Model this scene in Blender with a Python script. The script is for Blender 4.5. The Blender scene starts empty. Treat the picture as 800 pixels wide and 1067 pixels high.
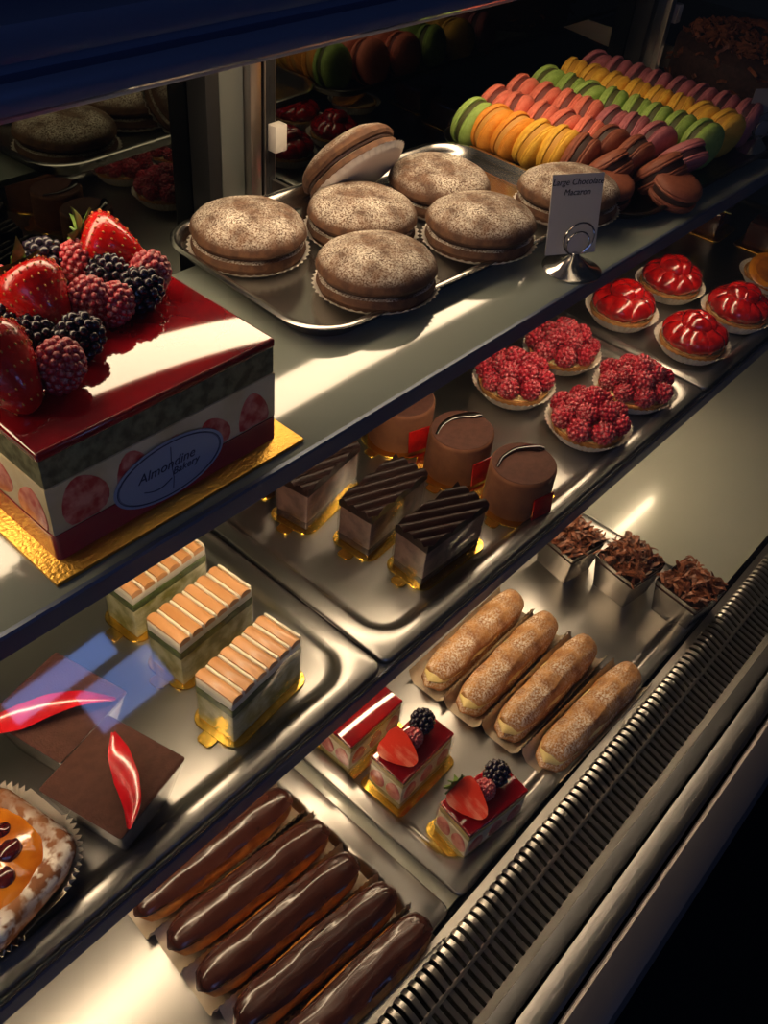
import bpy, bmesh, math, random
from mathutils import Vector, Matrix, noise
random.seed(11)
PI = math.pi
SC = bpy.context.scene
COL = SC.collection
C, S = math.cos, math.sin

# ------------------------------------------------------------------ camera
YAW, PITCH, ROLL, FPX = math.radians(52.936), math.radians(43.256), math.radians(6.864), 935.1
EYE = Vector((0, 0, 1.36))
fw = Vector((S(YAW)*C(PITCH), C(YAW)*C(PITCH), -S(PITCH)))
rt0 = Vector((C(YAW), -S(YAW), 0))
up0 = rt0.cross(fw)
rt = C(ROLL)*rt0 + S(ROLL)*up0
up = -S(ROLL)*rt0 + C(ROLL)*up0
cam_data = bpy.data.cameras.new('camera')
cam_data.sensor_fit = 'HORIZONTAL'
cam_data.sensor_width = 36
cam_data.lens = FPX/800*36
cam_data.clip_start = 0.02
cam = bpy.data.objects.new('camera', cam_data)
COL.objects.link(cam)
M = Matrix((rt, up, -fw)).transposed().to_4x4()
M.translation = EYE
cam.matrix_world = M
SC.camera = cam


def ray(u, v):
    return rt*((u-400)/FPX) - up*((v-533.5)/FPX) + fw


def at(u, v, z):                       # point of a level surface
    d = ray(u, v)
    return EYE + d*((z-EYE.z)/d.z)


def aty(u, v, y):                      # point of an upright plane
    d = ray(u, v)
    return EYE + d*(y/d.y)


# ------------------------------------------------------------------ materials
def lin(h):
    if not isinstance(h, str):
        return tuple(h)
    r = []
    for i in (0, 2, 4):
        c = int(h[i:i+2], 16)/255
        r.append(c/12.92 if c <= .04045 else ((c+.055)/1.055)**2.4)
    return tuple(r)


def mat(name, c1, rough=.5, metal=0, c2=None, scale=60, bump=0, bscale=200, spec=.5, coat=0, sss=0,
        trans=0, detail=4, lo=.4, hi=.62, sugar=None, sug=(.35, .6), sugscale=500, sugz=(.2, .7),
        stretch=None, rvar=0):
    m = bpy.data.materials.new(name)
    m.use_nodes = True
    n, l = m.node_tree.nodes, m.node_tree.links
    b = n['Principled BSDF']
    c1 = lin(c1)
    b.inputs['Base Color'].default_value = (*c1, 1)
    b.inputs['Roughness'].default_value = rough
    b.inputs['Metallic'].default_value = metal
    b.inputs['Specular IOR Level'].default_value = spec
    b.inputs['Coat Weight'].default_value = coat
    b.inputs['Coat Roughness'].default_value = .06
    if sss:
        b.inputs['Subsurface Weight'].default_value = sss
        b.inputs['Subsurface Radius'].default_value = (.006, .003, .002)
        b.inputs['Subsurface Scale'].default_value = 1
    if trans:
        b.inputs['Transmission Weight'].default_value = trans
    tc = n.new('ShaderNodeTexCoord')
    src = tc.outputs['Object']
    if stretch:
        mp = n.new('ShaderNodeMapping')
        mp.inputs['Scale'].default_value = stretch
        l.new(src, mp.inputs['Vector'])
        src = mp.outputs['Vector']

    def nz(sc, det=4):
        t = n.new('ShaderNodeTexNoise')
        t.inputs['Scale'].default_value = sc
        t.inputs['Detail'].default_value = det
        l.new(src, t.inputs['Vector'])
        return t.outputs['Fac']

    def rng(sock, a, bb, o0=0, o1=1):
        r = n.new('ShaderNodeMapRange')
        r.inputs['From Min'].default_value = a
        r.inputs['From Max'].default_value = bb
        r.inputs['To Min'].default_value = o0
        r.inputs['To Max'].default_value = o1
        l.new(sock, r.inputs['Value'])
        return r.outputs['Result']

    def mix(f, a, bb):
        x = n.new('ShaderNodeMix')
        x.data_type = 'RGBA'
        l.new(f, x.inputs['Factor'])
        for s, k in ((a, 'A'), (bb, 'B')):
            i = [q for q in x.inputs if q.name == k and q.type == 'RGBA'][0]
            if isinstance(s, tuple):
                i.default_value = (*s, 1)
            else:
                l.new(s, i)
        return [q for q in x.outputs if q.type == 'RGBA'][0]
    col = c1
    if c2:
        col = mix(rng(nz(scale, detail), lo, hi), c1, lin(c2))
    if sugar:
        f = rng(nz(sugscale, 2), sug[0], sug[1])
        sp = n.new('ShaderNodeSeparateXYZ')
        l.new(tc.outputs['Normal'], sp.inputs['Vector'])
        g = rng(sp.outputs['Z'], sugz[0], sugz[1])
        pm = rng(nz(38, 2), .35, .6, .12, 1)
        mu = n.new('ShaderNodeMath'); mu.operation = 'MULTIPLY'
        l.new(f, mu.inputs[0]); l.new(g, mu.inputs[1])
        mv = n.new('ShaderNodeMath'); mv.operation = 'MULTIPLY'
        l.new(mu.outputs[0], mv.inputs[0]); l.new(pm, mv.inputs[1])
        col = mix(mv.outputs[0], col, lin(sugar))
        l.new(rng(mv.outputs[0], 0, 1, rough, .9), b.inputs['Roughness'])
    if not isinstance(col, tuple):
        l.new(col, b.inputs['Base Color'])
    if rvar:
        l.new(rng(nz(30, 5), .3, .7, max(.02, rough-rvar), rough+rvar), b.inputs['Roughness'])
    if bump:
        bn = n.new('ShaderNodeBump')
        bn.inputs['Strength'].default_value = bump
        bn.inputs['Distance'].default_value = .0015
        l.new(nz(bscale, 3), bn.inputs['Height'])
        l.new(bn.outputs['Normal'], b.inputs['Normal'])
        if coat:
            pass
    return m


def clear(name, tint=(.97, .98, 1), gloss=.02, rough=.03, blend=.25, base=.02):
    m = bpy.data.materials.new(name)
    m.use_nodes = True
    n, l = m.node_tree.nodes, m.node_tree.links
    n.remove(n['Principled BSDF'])
    t = n.new('ShaderNodeBsdfTransparent'); t.inputs['Color'].default_value = (*tint, 1)
    g = n.new('ShaderNodeBsdfGlossy'); g.inputs['Roughness'].default_value = rough
    fr = n.new('ShaderNodeFresnel')
    ge = n.new('ShaderNodeNewGeometry')
    mr = n.new('ShaderNodeMapRange'); mr.inputs['To Min'].default_value = 1.45; mr.inputs['To Max'].default_value = 1/1.45
    l.new(ge.outputs['Backfacing'], mr.inputs['Value']); l.new(mr.outputs['Result'], fr.inputs['IOR'])
    ma = n.new('ShaderNodeMath'); ma.operation = 'ADD'; ma.inputs[1].default_value = base
    l.new(fr.outputs[0], ma.inputs[0])
    x = n.new('ShaderNodeMixShader')
    l.new(ma.outputs[0], x.inputs['Fac']); l.new(t.outputs[0], x.inputs[1]); l.new(g.outputs[0], x.inputs[2])
    l.new(x.outputs[0], n['Material Output'].inputs['Surface'])
    return m


def emit(name, col, st):
    m = bpy.data.materials.new(name)
    m.use_nodes = True
    b = m.node_tree.nodes['Principled BSDF']
    b.inputs['Base Color'].default_value = (.8, .8, .8, 1)
    b.inputs['Emission Color'].default_value = (*col, 1)
    b.inputs['Emission Strength'].default_value = st
    return m


WARM = (1, .74, .45)
X = {}
X['steel'] = mat('brushed_steel', (.36, .345, .33), .30, 1)
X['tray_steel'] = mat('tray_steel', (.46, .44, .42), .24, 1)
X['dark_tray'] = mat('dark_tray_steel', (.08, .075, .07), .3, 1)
X['rail'] = mat('dark_metal_rail', (.075, .10, .17), .36, .3, spec=.6)  # blue tint in the colour stands in for bluish daylight on the rails
X['canopy'] = mat('canopy_metal', (.15, .19, .33), .34, .35, spec=.6)  # base colour made bluer to carry part of the blue daylight
X['shelf'] = mat('shelf_sheet', '868d84', .10, 0, spec=1, coat=.8, c2='828980', scale=5)
X['deck'] = mat('deck_sheet', 'b9b9ab', .2, .1, spec=.7, coat=.4, c2='b0b1a4', scale=4)
X['mirror'] = mat('dark_mirror_glass', (.085, .095, .085), .02, 1)
X['stile'] = mat('stile_grey', '6f736e', .35, .5)
X['stile_steel'] = mat('stile_steel', (.5, .46, .43), .3, 1)
X['black'] = mat('black_rubber', '0b0b0c', .6)
X['slot'] = mat('vent_void', '0d0d0d', .7)
X['grille'] = mat('grille_steel', (.58, .55, .51), .3, 1)
X['sill'] = mat('sill_metal', (.36, .32, .33), .42, .8)
X['sill2'] = mat('sill_strip', (.26, .25, .25), .38, 1)
X['floor'] = mat('dark_floor', '0a0a0b', .8)
X['glass'] = clear('clear_glass', base=.015)
X['acetate'] = clear('acetate_film', base=.04, rough=.08)
X['gold'] = mat('gold_card', (.95, .60, .10), .2, 1, bump=.12, bscale=250)
X['goldcake'] = mat('gold_card_embossed_shaded', (.66, .37, .07), .28, 1, bump=.4, bscale=400)  # gold darkened to put the cake's shadow into the board colour
X['paper'] = mat('white_paper', 'ded6ca', .8)
X['liner'] = mat('glassine_liner', 'b8a489', .45, trans=0, c2='d8c9b0', scale=30)
X['card'] = mat('card_stock', 'c3bbb5', .7)
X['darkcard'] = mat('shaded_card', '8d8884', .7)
X['ink'] = mat('ink', '2c2a2b', .7)
X['chrome'] = mat('chrome', (.62, .6, .58), .15, 1)
X['glaze'] = mat('red_mirror_glaze', '8e0a12', .06, spec=.7, coat=1, c2='6f0710', scale=25)
X['sponge'] = mat('sponge', 'b9a468', .85, c2='9c8a52', scale=90, bump=.6, bscale=260)
X['greensponge'] = mat('pistachio_sponge', '7d7a58', .85, c2='565437', scale=120, bump=.6, bscale=260)
X['cream'] = mat('cream', 'e3d3ad', .5, c2='d3bd90', scale=40, sss=0)
X['ribbon'] = mat('rose_ribbon', 'a8343d', .25, coat=.6, c2='97303a', scale=15)
X['strawcut'] = mat('strawberry_cut', 'c23a35', .35, c2='e59080', scale=120, coat=.3)
X['straw'] = mat('strawberry_red', 'c3130e', .22, c2='a40a0b', scale=60, coat=.7, bump=.25, bscale=420)
X['strawglaze'] = mat('glazed_strawberry', 'c01412', .15, c2='8c0509', scale=90, coat=1, bump=.35, bscale=350)
X['seed'] = mat('seed', 'b5752e', .5)
X['leaf'] = mat('calyx_green', '4d6a24', .5, c2='77913f', scale=80)
X['rasp'] = mat('sugared_raspberry', 'a81a2b', .35, c2='8c1024', scale=120, sugar='f0d6d2', sug=(.42, .75), sugscale=900, sugz=(-.2, .9))
X['rasptart'] = mat('tart_raspberry', 'b01c30', .28, c2='8d0f22', scale=120, sugar='efcfcc', sug=(.45, .75), sugscale=420, sugz=(.3, 1.0))
X['black_berry'] = mat('blackberry', '15111c', .25, c2='251a2c', scale=200, coat=.3)
X['logo'] = mat('sticker_paper', '98a4bd', .45)
X['logoline'] = mat('sticker_ink', '2c3350', .5)
X['whoopie'] = mat('cocoa_whoopie', '553826', .8, c2='6b4830', scale=110, bump=.5, bscale=300, sugar='f1e6d6', sug=(.36, .62), sugscale=650, sugz=(.45, .98))
X['filling'] = mat('chocolate_filling', '33190f', .5)
X['merengue'] = mat('meringue_cream', 'efe6cf', .45)
X['toast'] = mat('toasted_meringue', 'd8a06c', .4, c2='c48a52', scale=35, stretch=(1, .4, 1), coat=.2)
X['lemon'] = mat('lemon_mousse', 'cdc79c', .4, c2='87863f', scale=75, detail=6, coat=.2)
X['greenlayer'] = mat('green_pistachio_layer', '63703a', .7, c2='46522a', scale=150)
X['choc'] = mat('dark_chocolate', '1b0e0b', .4, spec=.22, c2='22100c', scale=40)
X['mousse'] = mat('mauve_chocolate_mousse', '735449', .6, c2='4a3029', scale=70, bump=.2)
X['chocbase'] = mat('chocolate_sponge', '3c2116', .8, c2='2a150d', scale=150)
X['cocoa'] = mat('cocoa_velvet', '4c281b', .85, c2='432115', scale=150, bump=.3, bscale=700)
X['cocoaside'] = mat('cocoa_velvet_side', '74472b', .85, c2='6a3f26', scale=90, bump=.2, bscale=600)
X['redchip'] = mat('red_chocolate_chip', 'b3160f', .25, coat=.4, c2='8d0d0c', scale=60)
X['redcurl'] = mat('red_chocolate_curl', 'cf1a22', .2, coat=.7, c2='b01018', scale=40)
X['silver'] = mat('silvered_cup', (.36, .33, .29), .24, .9)
X['shave'] = mat('chocolate_shavings', '874c2c', .5, c2='5a2f1a', scale=120)
X['choux'] = mat('choux', 'c58338', .5, c2='9c5f26', scale=70, bump=.7, bscale=160)
X['chouxpow'] = mat('sugared_choux', 'c58c4c', .6, c2='9a6230', scale=60, bump=.8, bscale=180, sugar='f4e6d2', sug=(.40, .64), sugscale=520, sugz=(.1, .95))
X['pastrycream'] = mat('pastry_cream', 'ecd48c', .4)
X['ecglaze'] = mat('eclair_chocolate_glaze', '46231a', .26, c2='3a1a12', scale=25, coat=.4, bump=.35, bscale=70)
X['shell'] = mat('tart_shell', 'c08a4a', .7, c2='a06c34', scale=150, bump=.4)
X['custard'] = mat('custard', 'e2c88e', .4)
X['apricot'] = mat('apricot_glaze', 'c9771c', .12, c2='a55311', scale=40, coat=1, bump=.5, bscale=60)
X['sugarcrust'] = mat('sugar_crust', '8d5a34', .8, c2='7a4626', scale=80, bump=.9, bscale=120, sugar='eee6da', sug=(.42, .56), sugscale=160, sugz=(-.3, .5))
X['cherry'] = mat('dark_cherry', '4a0f12', .12, coat=1)
X['orange'] = mat('orange_fruit', 'd98a1c', .35, c2='b5651a', scale=60, coat=.4)
X['glossbrown'] = mat('brown_glaze', '3b1c12', .2, coat=.6)
MAC = {'green': mat('macaron_green', '9cb85a', .62, c2='92ae50', scale=200, bump=.15, bscale=900),
       'orange': mat('macaron_orange', 'e8972c', .62, c2='de8b24', scale=200, bump=.15, bscale=900),
       'yellow': mat('macaron_yellow', 'ecb840', .62, c2='e2aa34', scale=200, bump=.15, bscale=900),
       'coral': mat('macaron_coral', 'e07a62', .62, c2='d86f58', scale=200, bump=.15, bscale=900),
       'brown': mat('macaron_brown', '8a4a32', .62, c2='80422c', scale=200, bump=.15, bscale=900),
       'mauve': mat('macaron_mauve', 'b4686c', .62, c2='a85e62', scale=200, bump=.15, bscale=900)}
FIL = {'green': mat('macaron_green_filling', '4a4a20', .6), 'orange': mat('macaron_orange_filling', 'c98f3e', .6),
       'yellow': mat('macaron_yellow_filling', 'c78f2c', .6), 'coral': mat('macaron_coral_filling', '6e2f28', .6),
       'brown': mat('macaron_brown_filling', '2e140d', .6), 'mauve': mat('macaron_mauve_filling', '41191f', .6)}


# ------------------------------------------------------------------ mesh helpers
def obj(name, bm, m, parent=None, loc=None, rot=None, ang=40, label=None):
    me = bpy.data.meshes.new(name)
    bmesh.ops.recalc_face_normals(bm, faces=bm.faces[:])
    bm.to_mesh(me); bm.free()
    for mm in (m if isinstance(m, (list, tuple)) else [m]):
        me.materials.append(mm)
    me.shade_smooth()
    me.set_sharp_from_angle(angle=math.radians(ang))
    o = bpy.data.objects.new(name, me)
    COL.objects.link(o)
    if parent: o.parent = parent
    if loc is not None: o.location = loc
    if rot is not None: o.rotation_euler = rot
    if label: o['label'] = label
    return o


def thing(name, label, cat, loc=(0, 0, 0), rz=0, group=None, rot=None):
    o = bpy.data.objects.new(name, None)
    COL.objects.link(o)
    o.empty_display_size = .02
    o.location = loc
    o.rotation_euler = rot if rot else (0, 0, rz)
    o['label'] = label; o['category'] = cat
    if group: o['group'] = group
    return o


def dup(root, loc, rz=0, label=None, group=None, rot=None):
    def rec(s, p):
        c = s.copy(); COL.objects.link(c)
        if p: c.parent = p
        for ch in list(s.children): rec(ch, c)
        return c
    r = rec(root, None)
    r.location = loc; r.rotation_euler = rot if rot else (0, 0, rz)
    if label: r['label'] = label
    if group: r['group'] = group
    return r


def B(): return bmesh.new()


def box(bm, x0, x1, y0, y1, z0, z1, bev=0, seg=2, mtx=None):
    vs = [bm.verts.new((x, y, z)) for x in (x0, x1) for y in (y0, y1) for z in (z0, z1)]
    fs = [bm.faces.new([vs[i] for i in f]) for f in ((0, 1, 3, 2), (4, 6, 7, 5), (0, 4, 5, 1), (2, 3, 7, 6), (0, 2, 6, 4), (1, 5, 7, 3))]
    if bev:
        es = list({e for f in fs for e in f.edges})
        r = bmesh.ops.bevel(bm, geom=es, offset=bev, segments=seg, affect='EDGES', profile=.5)
        vs = list({v for f in r['faces'] for v in f.verts} | {v for v in vs if v.is_valid})
    if mtx: bmesh.ops.transform(bm, matrix=mtx, verts=[v for v in vs if v.is_valid])
    return bm


def loft(bm, rings, cap0=True, cap1=True, closed=True, mi=None):
    R = [[bm.verts.new(p) for p in r] for r in rings]
    n = len(R[0])
    for i in range(len(R)-1):
        for j in range(n if closed else n-1):
            k = (j+1) % n
            f = bm.faces.new((R[i][j], R[i][k], R[i+1][k], R[i+1][j]))
            if mi is not None: f.material_index = mi
    if cap0: bm.faces.new(R[0][::-1])
    if cap1: bm.faces.new(R[-1])
    return R


def rrect(w, d, r, n=6, cx=0, cy=0):
    r = min(r, w/2-1e-5, d/2-1e-5)
    out = []
    for (sx, sy, a0) in ((1, 1, 0), (-1, 1, 90), (-1, -1, 180), (1, -1, 270)):
        for i in range(n+1):
            a = math.radians(a0+90*i/n)
            out.append((cx+sx*(w/2-r)+r*C(a), cy+sy*(d/2-r)+r*S(a)))
    return out


def ell(rx, ry, n=40, cx=0, cy=0): return [(cx+rx*C(2*PI*i/n), cy+ry*S(2*PI*i/n)) for i in range(n)]


def z3(ps, z): return [(p[0], p[1], z) for p in ps]


def prism(bm, pts, z0, z1, bev=0):
    if bev:
        cx = sum(p[0] for p in pts)/len(pts); cy = sum(p[1] for p in pts)/len(pts)
        R = max(math.hypot(p[0]-cx, p[1]-cy) for p in pts)
        q = [(cx+(p[0]-cx)*(1-bev/R), cy+(p[1]-cy)*(1-bev/R)) for p in pts]
        loft(bm, [z3(q, z0), z3(pts, z0+bev), z3(pts, z1-bev), z3(q, z1)])
    else:
        loft(bm, [z3(pts, z0), z3(pts, z1)])
    return bm


def lathe(bm, prof, n=32, c=(0, 0, 0), sx=1, sy=1, cap0=True, cap1=True):
    return loft(bm, [[(c[0]+r*sx*C(2*PI*i/n), c[1]+r*sy*S(2*PI*i/n), c[2]+z) for i in range(n)] for r, z in prof], cap0, cap1)


def tube(bm, pts, r, n=8, caps=True):
    pts = [Vector(p) for p in pts]
    rs = r if isinstance(r, (list, tuple)) else [r]*len(pts)
    rings = []
    t0 = (pts[1]-pts[0]).normalized()
    a = t0.orthogonal().normalized()
    for i, p in enumerate(pts):
        t = (pts[min(i+1, len(pts)-1)]-pts[max(i-1, 0)]).normalized()
        a = (a-t*a.dot(t)).normalized()
        b = t.cross(a)
        rings.append([p+rs[i]*(C(2*PI*k/n)*a+S(2*PI*k/n)*b) for k in range(n)])
    loft(bm, rings, caps, caps)
    return bm


def ico(bm, c, r, sub=2, mtx=None):
    rr = r if isinstance(r, (tuple, list)) else (r, r, r)
    m = Matrix.Translation(c) @ (mtx or Matrix()) @ Matrix.Diagonal((*rr, 1))
    return bmesh.ops.create_icosphere(bm, subdivisions=sub, radius=1, matrix=m)['verts']


def wobble(bm, amp, sc, seed=0):
    for v in bm.verts:
        v.co += noise.noise_vector(v.co*sc+Vector((seed, seed*1.7, 3))) * amp
    return bm


def extr(bm, prof, x0, x1):            # closed (y,z) profile pushed along X
    loft(bm, [[(x, y, z) for y, z in prof] for x in (x0, x1)])
    return bm


def text_obj(body, size, m, parent, loc, rot, shear=0, name='lettering', align='CENTER', space=1):
    cu = bpy.data.curves.new('tmp', 'FONT')
    cu.body = body; cu.size = size; cu.extrude = .00015; cu.shear = shear
    cu.align_x = align; cu.align_y = 'CENTER'; cu.space_line = space; cu.resolution_u = 3
    t = bpy.data.objects.new('tmp', cu)
    COL.objects.link(t)
    dg = bpy.context.evaluated_depsgraph_get()
    me = bpy.data.meshes.new_from_object(t.evaluated_get(dg))
    bpy.data.objects.remove(t)
    o = bpy.data.objects.new(name, me)
    me.materials.clear(); me.materials.append(m)
    COL.objects.link(o)
    o.parent = parent; o.location = loc; o.rotation_euler = rot
    return o


# ================================================================== THE CASE
ZL, ZM, ZT = .60, .78, .96
XA, XB = -.75, 2.6
bm = B(); box(bm, -3, 5, -3, 3, -.05, 0)
f = obj('floor', bm, X['floor']); f['kind'] = 'structure'

case = thing('display_case', 'long lit glass-fronted pastry display case with steel shelves', 'display case', (0, 0, 0))
# body below the deck
bm = B(); box(bm, XA, XB, .0, .74, .02, .57); obj('case_body', bm, X['black'], case)
bm = B(); box(bm, XA, XB, .125, .71, .585, ZL-.0085); obj('bottom_deck', bm, X['deck'], case)
# back mirror and stiles
bm = B(); box(bm, XA, XB, .705, .715, .57, 1.32); obj('back_mirror', bm, X['mirror'], case)
def stile(x, lean=.0):
    bm = B(); box(bm, x-.05, x-.034, .676, .704, .6, 1.3, .001); obj('rubber_seal', bm, X['black'], case)
    bm = B(); box(bm, x-.034, x-.004, .676, .704, .6, 1.3, .002); obj('door_stile', bm, X['stile'], case)
    bm = B(); box(bm, x-.003, x+.012, .668, .704, .6, 1.3, .002); obj('stile_edge', bm, X['stile_steel'], case)
    bm = B()
    box(bm, x+.03, x+.046, .684, .704, .6, 1.3, .0015)
    for i in range(28): box(bm, x+.0365, x+.0395, .6835, .6845, .62+i*.025, .632+i*.025)
    o = obj('shelf_standard', bm, [X['stile_steel'], X['black']], case)
    for p in o.data.polygons:
        if p.index >= len(o.data.polygons)-28*6: p.material_index = 1
    bm = B(); box(bm, x+.034, x+.05, .672, .684, .985, 1.012, .001); obj('bracket_clip', bm, X['paper'], case)
stile(.60); stile(1.46)

# upper shelf (parts: sheet, front rail, lamp under it)
def shelf(z, y0, y1, th, sheet, nm):
    lip = .003
    bm = B(); box(bm, XA, XB, y0+(lip if y0 < .3 else .0005), y1, z-.007, z, .001); s = obj(nm, bm, sheet, case)
    bm = B()
    extr(bm, [(y0, z+.0008), (y0-.001, z-.001), (y0-.001, z-th), (y0+.003, z-th-.001), (y0+.014, z-th-.001), (y0+.014, z-.0075), (y0+lip, z-.0075), (y0+lip, z+.0008)], XA, XB)
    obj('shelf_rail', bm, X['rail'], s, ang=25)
    if y0 < .3:
        bm = B(); tube(bm, [(XA, y0+.0006, z+.0016), (XB, y0+.0006, z+.0014)], .0010, 8); obj('rail_trim', bm, X['tray_steel'], s)
    return s
top = shelf(ZT, .332, .582, .015, X['shelf'], 'upper_shelf')
mid = shelf(ZM, .246, .64, .016, X['steel'], 'middle_shelf')
# brackets carrying the shelves at the stiles
for zz, y1, s in ((ZT-.0075, .582, top), (ZM-.0075, .64, mid)):
    for x in (.642, 1.502):
        bm = B(); loft(bm, [[(x-.002+dx, y, z) for y, z in ((.69, zz), (.40, zz), (.40, zz-.01), (.69, zz-.035))] for dx in (0, .004)])
        obj('shelf_bracket', bm, X['stile_steel'], s)

TUBE = emit('lamp_panel', WARM, 10)
TUBE2 = emit('lamp_tube_low', WARM, 30)
def lamp(y, z, m, x0, x1, parent):
    bm = B(); box(bm, x0, x1, y-.013, y+.013, z-.004, z, .001); h = obj('lamp_housing', bm, X['stile_steel'], parent)
    bm = B(); tube(bm, [(x0+.01, y, z-.009), (x1-.01, y, z-.009)], .0055, 10); obj('lamp_tube', bm, m, h)

# canopy: profile pushed along the case
bm = B()
extr(bm, [(.420, 1.183), (.417, 1.187), (.416, 1.196), (.419, 1.201), (.427, 1.202), (.427, 1.208), (.419, 1.209), (.416, 1.214), (.417, 1.226), (.425, 1.231),
          (.44, 1.232), (.46, 1.30), (.74, 1.30), (.74, 1.2), (.43, 1.2), (.43, 1.183)], XA, XB)
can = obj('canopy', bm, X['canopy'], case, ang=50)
bm = B(); box(bm, -.3, .96, .485, .575, 1.192, 1.1995, .001); h = obj('lamp_housing', bm, X['stile_steel'], can)
bm = B(); box(bm, -.29, .95, .491, .569, 1.188, 1.1925, .0015); obj('lamp_panel', bm, TUBE, h)
lamp(.352, ZT-.0075, TUBE2, -.1, 1.12, top)
lamp(.325, ZM-.0075, TUBE2, -.1, 1.15, mid)

# front glass leaning from sill to canopy
gx = (XA, XB)
bm = B()
a, b2 = Vector((0, .022, .603)), Vector((0, .417, 1.186))
nn = Vector((0, -(b2.z-a.z), b2.y-a.y)).normalized()*.005
vs = []
for x in gx:
    for p in (a, b2, b2+nn, a+nn): vs.append((x, p.y, p.z))
loft(bm, [vs[:4], vs[4:]])
obj('front_glass', bm, X['glass'], case)

# air grille
bm = B()
gp = [(.1105, .603), (.1088, .6058), (.1062, .6080), (.1025, .6093), (.098, .6094), (.092, .607), (.078, .601), (.064, .597), (.0535, .595)]
x = -.30
W = .0050
while x < 2.0:
    r0 = [(x, y, z) for y, z in gp]; r1 = [(x+W, y, z) for y, z in gp]
    r2 = [(x, y, z-.002) for y, z in gp]; r3 = [(x+W, y, z-.002) for y, z in gp]
    loft(bm, [r0, r1, r3, r2, r0], False, False, closed=False)
    x += .0090
extr(bm, [(.116, .602), (.116, .605), (.108, .6055), (.108, .602)], -.3, 2.0)
extr(bm, [(.0545, .594), (.0545, .5965), (.0475, .596), (.0475, .592)], -.3, 2.0)
extr(bm, [(.0835, .6025), (.0835, .604), (.0805, .603), (.0805, .601)], -.3, 2.0)
obj('air_grille', bm, X['grille'], case, ang=35)
bm = B(); box(bm, XA, XB, .0475, .118, .572, .580); obj('vent_channel', bm, X['slot'], case)
# sill: strips along the customer side
bm = B(); extr(bm, [(.0475, .57), (.0475, .596), (.037, .599), (.033, .598), (.033, .57)], XA, XB); obj('sill_strip', bm, mat('sill_dark_strip', (.10, .10, .105), .4, .8), case, ang=30)
bm = B(); extr(bm, [(.030, .57), (.030, .600), (.026, .602), (.011, .602), (.008, .599), (.008, .57)], XA, XB); obj('sill_strip', bm, X['sill2'], case, ang=30)
bm = B(); extr(bm, [(.005, .57), (.005, .597), (.001, .600), (-.014, .5985), (-.0245, .593), (-.0285, .585), (-.030, .55), (-.028, .05), (.0, .05)], XA, XB); obj('front_panel', bm, X['sill'], case, ang=30)


# ------------------------------------------------------------------ pans
def pan(label, x0, x1, y0, y1, z, m, rim=.016, depth=.007, r=.03, grp=None, rr=.008):
    cx, cy, w, d = (x0+x1)/2, (y0+y1)/2, x1-x0, y1-y0
    o = thing('serving_pan', label, 'tray', (cx, cy, z), 0, grp)
    bm = B()
    def rg(inset, zz, rad): return z3(rrect(w-2*inset, d-2*inset, rad, 8), zz)
    t = depth
    rings = [rg(.001, t-.006, rr), rg(0, t-.004, rr), rg(0, t-.001, rr), rg(.0012, t, rr), rg(rim-.003, t, r+.003), rg(rim, t-.0008, r), rg(rim+.003, t-.004, r-.003), rg(rim+.006, .0004, r-.006), rg(rim+.012, 0, r-.012)]
    loft(bm, rings, False, True)
    obj('pan_body', bm, m, o, ang=60)
    return o

pan('long steel pan at left of middle shelf under lemon slices and chocolate squares', -.26, .3535, .2495, .60, ZM+.0005, X['steel'])
pan('central steel pan of middle shelf under chocolate slices and raspberry tarts', .3575, .908, .2495, .60, ZM+.0005, X['steel'])
pan('right steel pan of middle shelf under the strawberry tarts', .912, 1.47, .2495, .60, ZM+.0005, X['steel'])
pan('steel pan on bottom deck under the chocolate-glazed eclairs', -.26, .3205, .121, .45, ZL-.008, X['steel'], depth=.010, rim=.02)
pan('steel pan on bottom deck under cream eclairs and small layered strawberry slices', .334, .829, .121, .45, ZL-.008, X['steel'], depth=.010)
LZ = ZL-.008
MZ = ZM+.0008

# thin round-cornered trays on the upper shelf
def sheet_tray(label, cx, cy, w, d, rz, m, z, h=.018):
    o = thing('baking_tray', label, 'tray', (cx, cy, z), rz)
    bm = B()
    def rg(ins, zz, rad): return z3(rrect(w-2*ins, d-2*ins, rad, 8), zz)
    rings = [rg(.016, 0, .03), rg(.012, .001, .034), rg(.006, h-.004, .04), rg(.002, h-.001, .044), rg(0, h, .046), rg(-.001, h+.0015, .047), rg(.002, h+.003, .044), rg(.006, h+.0015, .04), rg(.010, h-.004, .036), rg(.015, .0035, .03), rg(.02, .0025, .026)]
    loft(bm, rings, True, True)
    obj('tray_body', bm, m, o, ang=60)
    return o
sheet_tray('steel tray of large cocoa cookie sandwiches on upper shelf', .638, .508, .405, .222, math.radians(-3), X['tray_steel'], ZT+.0005, .014)
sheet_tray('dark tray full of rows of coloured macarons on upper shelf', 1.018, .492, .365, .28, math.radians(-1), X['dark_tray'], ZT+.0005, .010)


# ================================================================== BERRIES
def berry_mesh(name, m, rx, rz_, dr, n_lat=6, seed=0, core=.86, emb=1.0):
    rnd = random.Random(seed)
    bm = B()
    ico(bm, (0, 0, 0), (rx*core, rx*core, rz_*core), 3)
    for i in range(n_lat):
        th = PI*(.06+.9*i/(n_lat-1))
        ring = rx*S(th)
        cnt = max(1, int(2*PI*ring/(dr*1.75)))
        for k in range(cnt):
            ph = 2*PI*(k+.5*(i % 2))/cnt+rnd.uniform(-.08, .08)
            tap = 1-.18*max(0, -C(th))
            ico(bm, (ring*C(ph)*tap*emb, ring*S(ph)*tap*emb, rz_*C(th)*emb), dr*rnd.uniform(.92, 1.08), 1)
    me = bpy.data.meshes.new(name)
    bm.to_mesh(me); bm.free()
    me.materials.append(m); me.shade_smooth()
    return me
ME_RASP = berry_mesh('raspberry', X['rasp'], .0092, .0112, .0021, 10, 1, .95, .93)
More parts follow.
